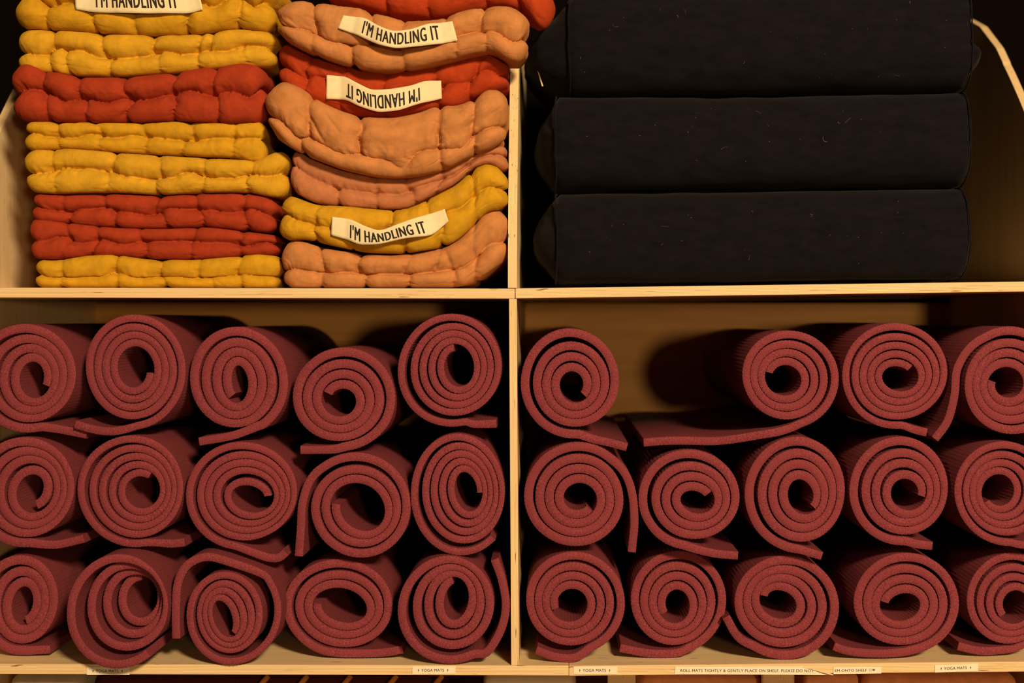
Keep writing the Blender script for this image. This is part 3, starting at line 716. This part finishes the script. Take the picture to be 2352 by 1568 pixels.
def make_bolster(b, seed):
    xs0, xs1 = b['seam']; t, bo = b['z']; y0 = b['y']; dep = 0.42
    r0 = np.random.default_rng(seed); off = r0.random(3) * 40
    hx = (xs1 - xs0) / 2; hz = (bo - t) / 2; hy = dep / K / 2
    p, n, F = rbox_grid(110, 26, 44, hx, hy, hz, np.array([16.0, hz * .80, hz * .80]), 1.3)
    cx = (xs0 + xs1) / 2; cyp = (t + bo) / 2
    e = (np.abs(p[:, 0]) / hx)
    zz = p[:, 2] / hz; yy = p[:, 1] / hy
    endw = np.clip((np.abs(n[:, 0]) - 0.3) / 0.7, 0, 1)
    rad = np.clip(1 - np.maximum(np.abs(zz) ** 2.2, np.abs(yy) ** 2.2), 0, 1)
    lean = b.get('lean', 0)
    bl = np.where(p[:, 0] < 0, b['bulge'][0], b['bulge'][1])
    q = np.stack([p[:, 0] * .006, p[:, 1] * .01, p[:, 2] * .022], 1) + off
    w = vnoise(q) * 4.0 + vnoise(q * 2.7) * 1.8 + vnoise(q * np.array([9, 3, 3])) * 1.0 * e ** 4
    p2 = p + n * (w[:, None])
    skew = np.where(p[:, 0] < 0, np.clip(1 - (zz + lean) ** 2 * .8, 0, 1), 1)
    p2[:, 0] += np.sign(p[:, 0]) * endw * rad ** .6 * bl * skew
    # fold near the lower end corner
    if b.get('fold'):
        fx, fz, fa = b['fold']
        g = np.exp(-((zz - fz) / .26) ** 2) * np.clip((p[:, 0] / hx - .80) / .20, 0, 1)
        p2[:, 0] += fa * g
        g2 = np.exp(-((zz - fz - .22) / .09) ** 2) * np.clip((p[:, 0] / hx - .90) / .10, 0, 1)
        p2[:, 1] += 14 * g2; p2[:, 0] -= 8 * g2
    s = K * (D + y0) / D
    tilt = b.get('tilt', 0.0)
    def W3(q_):
        return np.stack([(q_[:, 0] + cx - VX) * s, y0 + (q_[:, 1] + hy) * K, CZ + (VY - cyp + q_[:, 2] + tilt * q_[:, 0]) * s], 1)
    V = W3(p2); base = V.mean(0); base[2] = V[:, 2].min()
    root = empty('bolster'); root.location = base
    mesh_obj('cover', V - base, F, M['black'], root, True)
    for sgn in (-1, 1):
        # piped seam running round each end
        k_ = 72; th = np.linspace(0, 2 * math.pi, k_, endpoint=False)
        rr = hz * .80; c_, s_ = np.cos(th), np.sin(th)
        sy = np.sign(c_) * (hy - rr) + c_ * rr; sz = np.sign(s_) * (hz - rr) + s_ * rr
        ring = np.stack([np.full(k_, sgn * (hx - 8)) + 2.0 * np.sin(th * 3 + seed), sy, sz], 1)
        nn = np.stack([np.zeros(k_), c_, s_], 1)
        q = np.stack([ring[:, 0] * .006, ring[:, 1] * .01, ring[:, 2] * .022], 1) + off
        ww = vnoise(q) * 4.0 + vnoise(q * 2.7) * 1.8
        ring = ring + nn * (ww + 1.0)[:, None]
        tv, tf = tube(W3(ring) - base, 0.0012, 5, True)
        mesh_obj('piping', tv, tf, M['black'], root, True)
    # scattered lint on the front
    LV = []; LF = []
    for _ in range(b.get('lint', 22)):
        lx = r0.uniform(-hx * .93, hx * .93); lz = r0.uniform(-hz * .8, hz * .8)
        ln = r0.choice([1.2, 2.0, 3.5, 9.0], p=[.45, .3, .19, .06]); an = r0.uniform(0, 6.28); cv = r0.uniform(-0.8, 0.8)
        j = np.argmin((p2[:, 0] - lx) ** 2 + (p2[:, 2] - lz) ** 2 + (p2[:, 1] > -hy * .2) * 1e6)
        fyv = p2[j, 1] - 1.6
        pa = []
        for s_ in np.linspace(-1, 1, 8):
            pa.append((lx + ln * s_ * math.cos(an + cv * s_), fyv, lz + ln * s_ * math.sin(an + cv * s_)))
        tv, tf = tube(W3(np.array(pa)) - base, 0.00022, 3)
        o_ = len(LV); LV += list(tv); LF += [tuple(q_ + o_ for q_ in f_) for f_ in tf]
    tag(mesh_obj('lint', LV, LF, M['lint'], root), kind='stuff')
    tag(root, b['label'], 'bolster', 'black bolsters stacked beside the divider')
    return root, base, W3
B1, b1base, b1w = make_bolster(dict(seam=(1300, 2243), z=(-34, 201), y=.03, bulge=(104, 8), lean=.25, tilt=.010, fold=(0, -.36, 24), label='topmost black bolster of the stack, with a creased corner'), 21)
make_bolster(dict(seam=(1268, 2238), z=(209, 426), y=.03, bulge=(44, 14), tilt=.0125, label='middle black bolster of the stack of three'), 22)
make_bolster(dict(seam=(1270, 2234), z=(434, 645), y=.03, bulge=(52, 14), tilt=.0134, label='bottom black bolster, resting on the plywood shelf'), 23)
tagp = [(1232.5, 156), (1234.5, 156), (1248, 198), (1245, 198)]
tv = [np.array(P(x, z, .10)) - b1base for x, z in tagp] + [np.array(P(x, z, .104)) - b1base for x, z in tagp]
mesh_obj('care_tag', tv, [(0, 1, 2, 3), (7, 6, 5, 4), (0, 4, 5, 1), (1, 5, 6, 2), (2, 6, 7, 3), (3, 7, 4, 0)], M['canvas'], B1)

# ------------------------------------------------------------------ paper labels on the shelf edge
def shape_arrow():
    v = [(-.13, 0), (.13, 0), (.13, .5), (.42, .42), (0, 1.0), (-.42, .42), (-.13, .5)]
    return np.array(v) + (0.5, 0), [(0, 1, 2, 6), (6, 2, 4), (2, 3, 4), (5, 6, 4)]
def shape_heart():
    t = np.linspace(0, 2 * math.pi, 28, endpoint=False)
    x = 16 * np.sin(t) ** 3; y = 13 * np.cos(t) - 5 * np.cos(2 * t) - 2 * np.cos(3 * t) - np.cos(4 * t)
    v = np.stack([x / 34 + .5, y / 30 + .55], 1)
    return v, [tuple(range(28))]
def shape_smile():
    v = []; f = []
    def ring(r0_, r1_, a0, a1, n):
        o = len(v)
        for i in range(n + 1):
            a = a0 + (a1 - a0) * i / n
            v.append((.5 + r0_ * math.cos(a), .5 + r0_ * math.sin(a))); v.append((.5 + r1_ * math.cos(a), .5 + r1_ * math.sin(a)))
        for i in range(n): f.append((o + 2 * i, o + 2 * i + 1, o + 2 * i + 3, o + 2 * i + 2))
    ring(.42, .5, 0, 2 * math.pi, 24); ring(.22, .29, math.pi * 1.15, math.pi * 1.85, 10)
    for ex in (.36, .64):
        o = len(v); v.extend([(ex - .05, .58), (ex + .05, .58), (ex + .05, .70), (ex - .05, .70)]); f.append((o, o + 1, o + 2, o + 3))
    return np.array(v), f

def paper_label(corners, bits, label, peel=None, y=-0.0010):
    """corners: tl, tr, br, bl in pixels; bits: (kind/text, u0, u1, v0, v1) in label fractions"""
    tl, tr, br, bl = [np.array(q, float) for q in corners]
    base = np.array(P(*((bl + br) / 2), y))
    def pos(u, w, dy=0.0):
        u = np.asarray(u, float); w = np.asarray(w, float)
        q = (tl * ((1 - u) * w)[:, None] if False else None)
        top_ = tl[None] * (1 - u)[:, None] + tr[None] * u[:, None]
        bot_ = bl[None] * (1 - u)[:, None] + br[None] * u[:, None]
        q = bot_ * (1 - w)[:, None] + top_ * w[:, None]
        yy = np.full(len(u), y) - dy
        if peel:
            k_ = np.clip((u - peel) / (1 - peel), 0, 1)
            fold = np.clip(w - (1 - k_ * .95), 0, 1)
            q[:, 1] += fold * (bl[1] - tl[1]) * 1.0
            yy = yy - 0.006 * np.sin(np.clip(fold * 3, 0, 1) * math.pi) * k_ - .0015 * k_
        return np.stack([(q[:, 0] - VX) * K, yy, CZ + (VY - q[:, 1]) * K], 1) - base
    nu, nw = (60, 8) if peel else (6, 2)
    U, Wd = np.meshgrid(np.linspace(0, 1, nu + 1), np.linspace(0, 1, nw + 1), indexing='ij')
    F = [(i * (nw + 1) + j, (i + 1) * (nw + 1) + j, (i + 1) * (nw + 1) + j + 1, i * (nw + 1) + j + 1) for i in range(nu) for j in range(nw)]
    root = empty('paper_label'); root.location = base
    o = mesh_obj('strip', pos(U.ravel(), Wd.ravel()), F, M['paper'], root)
    so = o.modifiers.new('thickness', 'SOLIDIFY'); so.thickness = 0.0003; so.offset = 0
    for kind, u0, u1, v0, v1 in bits:
        v, f = {'^': shape_arrow, '<3': shape_heart, ':)': shape_smile}.get(kind, lambda: text_verts(kind, 0.012, 1.05))()
        mesh_obj('lettering', pos(u0 + v[:, 0] * (u1 - u0), v0 + v[:, 1] * (v1 - v0), 0.0003), f, M['print'], root)
    tag(root, label, 'label', 'paper labels along the lower shelf edge')
ym = [('^', .12, .17, .3, .68), ('YOGA MATS', .21, .74, .3, .68), ('^', .80, .85, .3, .68)]
paper_label([(200, 1531), (298, 1531), (298, 1549), (200, 1549)], ym, 'white paper label half covered by the mat jutting over the shelf edge')
paper_label([(947, 1530), (1046, 1529.5), (1046, 1546.5), (947, 1547)], ym, 'white paper label reading YOGA MATS on the shelf edge under the cushion side')
paper_label([(1317, 1530), (1418, 1530), (1418, 1547), (1317, 1547)], ym, 'white paper label reading YOGA MATS just past the divider')
paper_label([(1551, 1530), (1912, 1530), (1912, 1549), (1550, 1547.5)], [('ROLL MATS TIGHTLY & GENTLY PLACE ON SHELF. PLEASE DO NOT', .033, .88, .32, .66)],
            'long paper strip asking to roll mats tightly, its end peeling off', peel=.80)
paper_label([(1914, 1531), (2024, 1530), (2024, 1545.5), (1914, 1547)], [('EM ONTO SHELF', .03, .70, .32, .66), (':)', .735, .80, .32, .68), ('<3', .81, .87, .32, .68)],
            'short paper strip ending in a smiley and a heart')
paper_label([(2147, 1526.5), (2246, 1523), (2246, 1540), (2147, 1543.5)], ym, 'white paper label reading YOGA MATS near the end of the shelf')

# ------------------------------------------------------------------ things on the shelf below
def soft_block(name, x0, x1, t, bo, y0, dep, mat, label, cat, group=None, rr=.35, parent=None):
    hx, hz, hy = (x1 - x0) / 2, (bo - t) / 2, dep / K / 2
    p, n, F = rbox_grid(40, 12, 24, hx, hy, hz, np.array([min(hx, hz) * rr] * 3))
    p = p + n * (vnoise(p * .02 + x0) * 3)[:, None]
    p[:, 2] += 3.5
    s = K * (D + y0) / D
    V = np.stack([(p[:, 0] + (x0 + x1) / 2 - VX) * s, y0 + (p[:, 1] + hy) * K, CZ + (VY - (t + bo) / 2 + p[:, 2]) * s], 1)
    base = V.mean(0); base[2] = V[:, 2].min()
    o = mesh_obj(name, V - base, F, mat, None, True); o.location = base
    tag(o, label, cat, group); return o, base
zf = VY - (0.45 - CZ) / K                        # pixel row of the shelf below
def low(y): return VY + (CZ - 0.45) / (K * (D + y) / D)
soft_block('folded_blanket', 12, 192, 1556, low(.05), .05, .3, M['grey'], 'pale grey folded blanket under the lower shelf', 'blanket')
bl, bb = soft_block('rolled_rug', 212, 1000, 1558, low(.07), .07, .3, M['darkwool'], 'dark maroon rug with orange fringe strands under the lower shelf', 'rug', rr=.12)
for x in (590, 680, 780, 885, 990):
    pa = [np.array(P(x + 26 - 60 * q, 1552 + 70 * q, .066 - .010 * math.sin(q * 3.1))) - bb for q in np.linspace(0, 1, 8)]
    tv, tf = tube(pa, .0042, 6); mesh_obj('fringe', tv, tf, M['orange'], bl, True)
soft_block('wool_ball', 1010, 1092, 1552, 1634, .05, .05, M['rose'], 'rose coloured wool ball beside the fringed rug', 'ball', rr=.98)[0].location.z = 0.4505
soft_block('storage_bin', 1108, 1322, 1553, low(.05), .05, .35, M['plastic'], 'milky plastic storage bin under the lower shelf', 'bin', rr=.2)
for x0, x1, l in ((1470, 1752, 'peach bolster between two wooden posts under the lower shelf'), (1850, 1975, 'small peach block right beside a wooden post'), (1985, 2345, 'wide peach bolster nearest the end of the lower shelf')):
    soft_block('peach_bolster', x0, x1, 1556, low(.09), .09, .3, M['peach'], l, 'bolster', 'peach bolsters below', rr=.15)
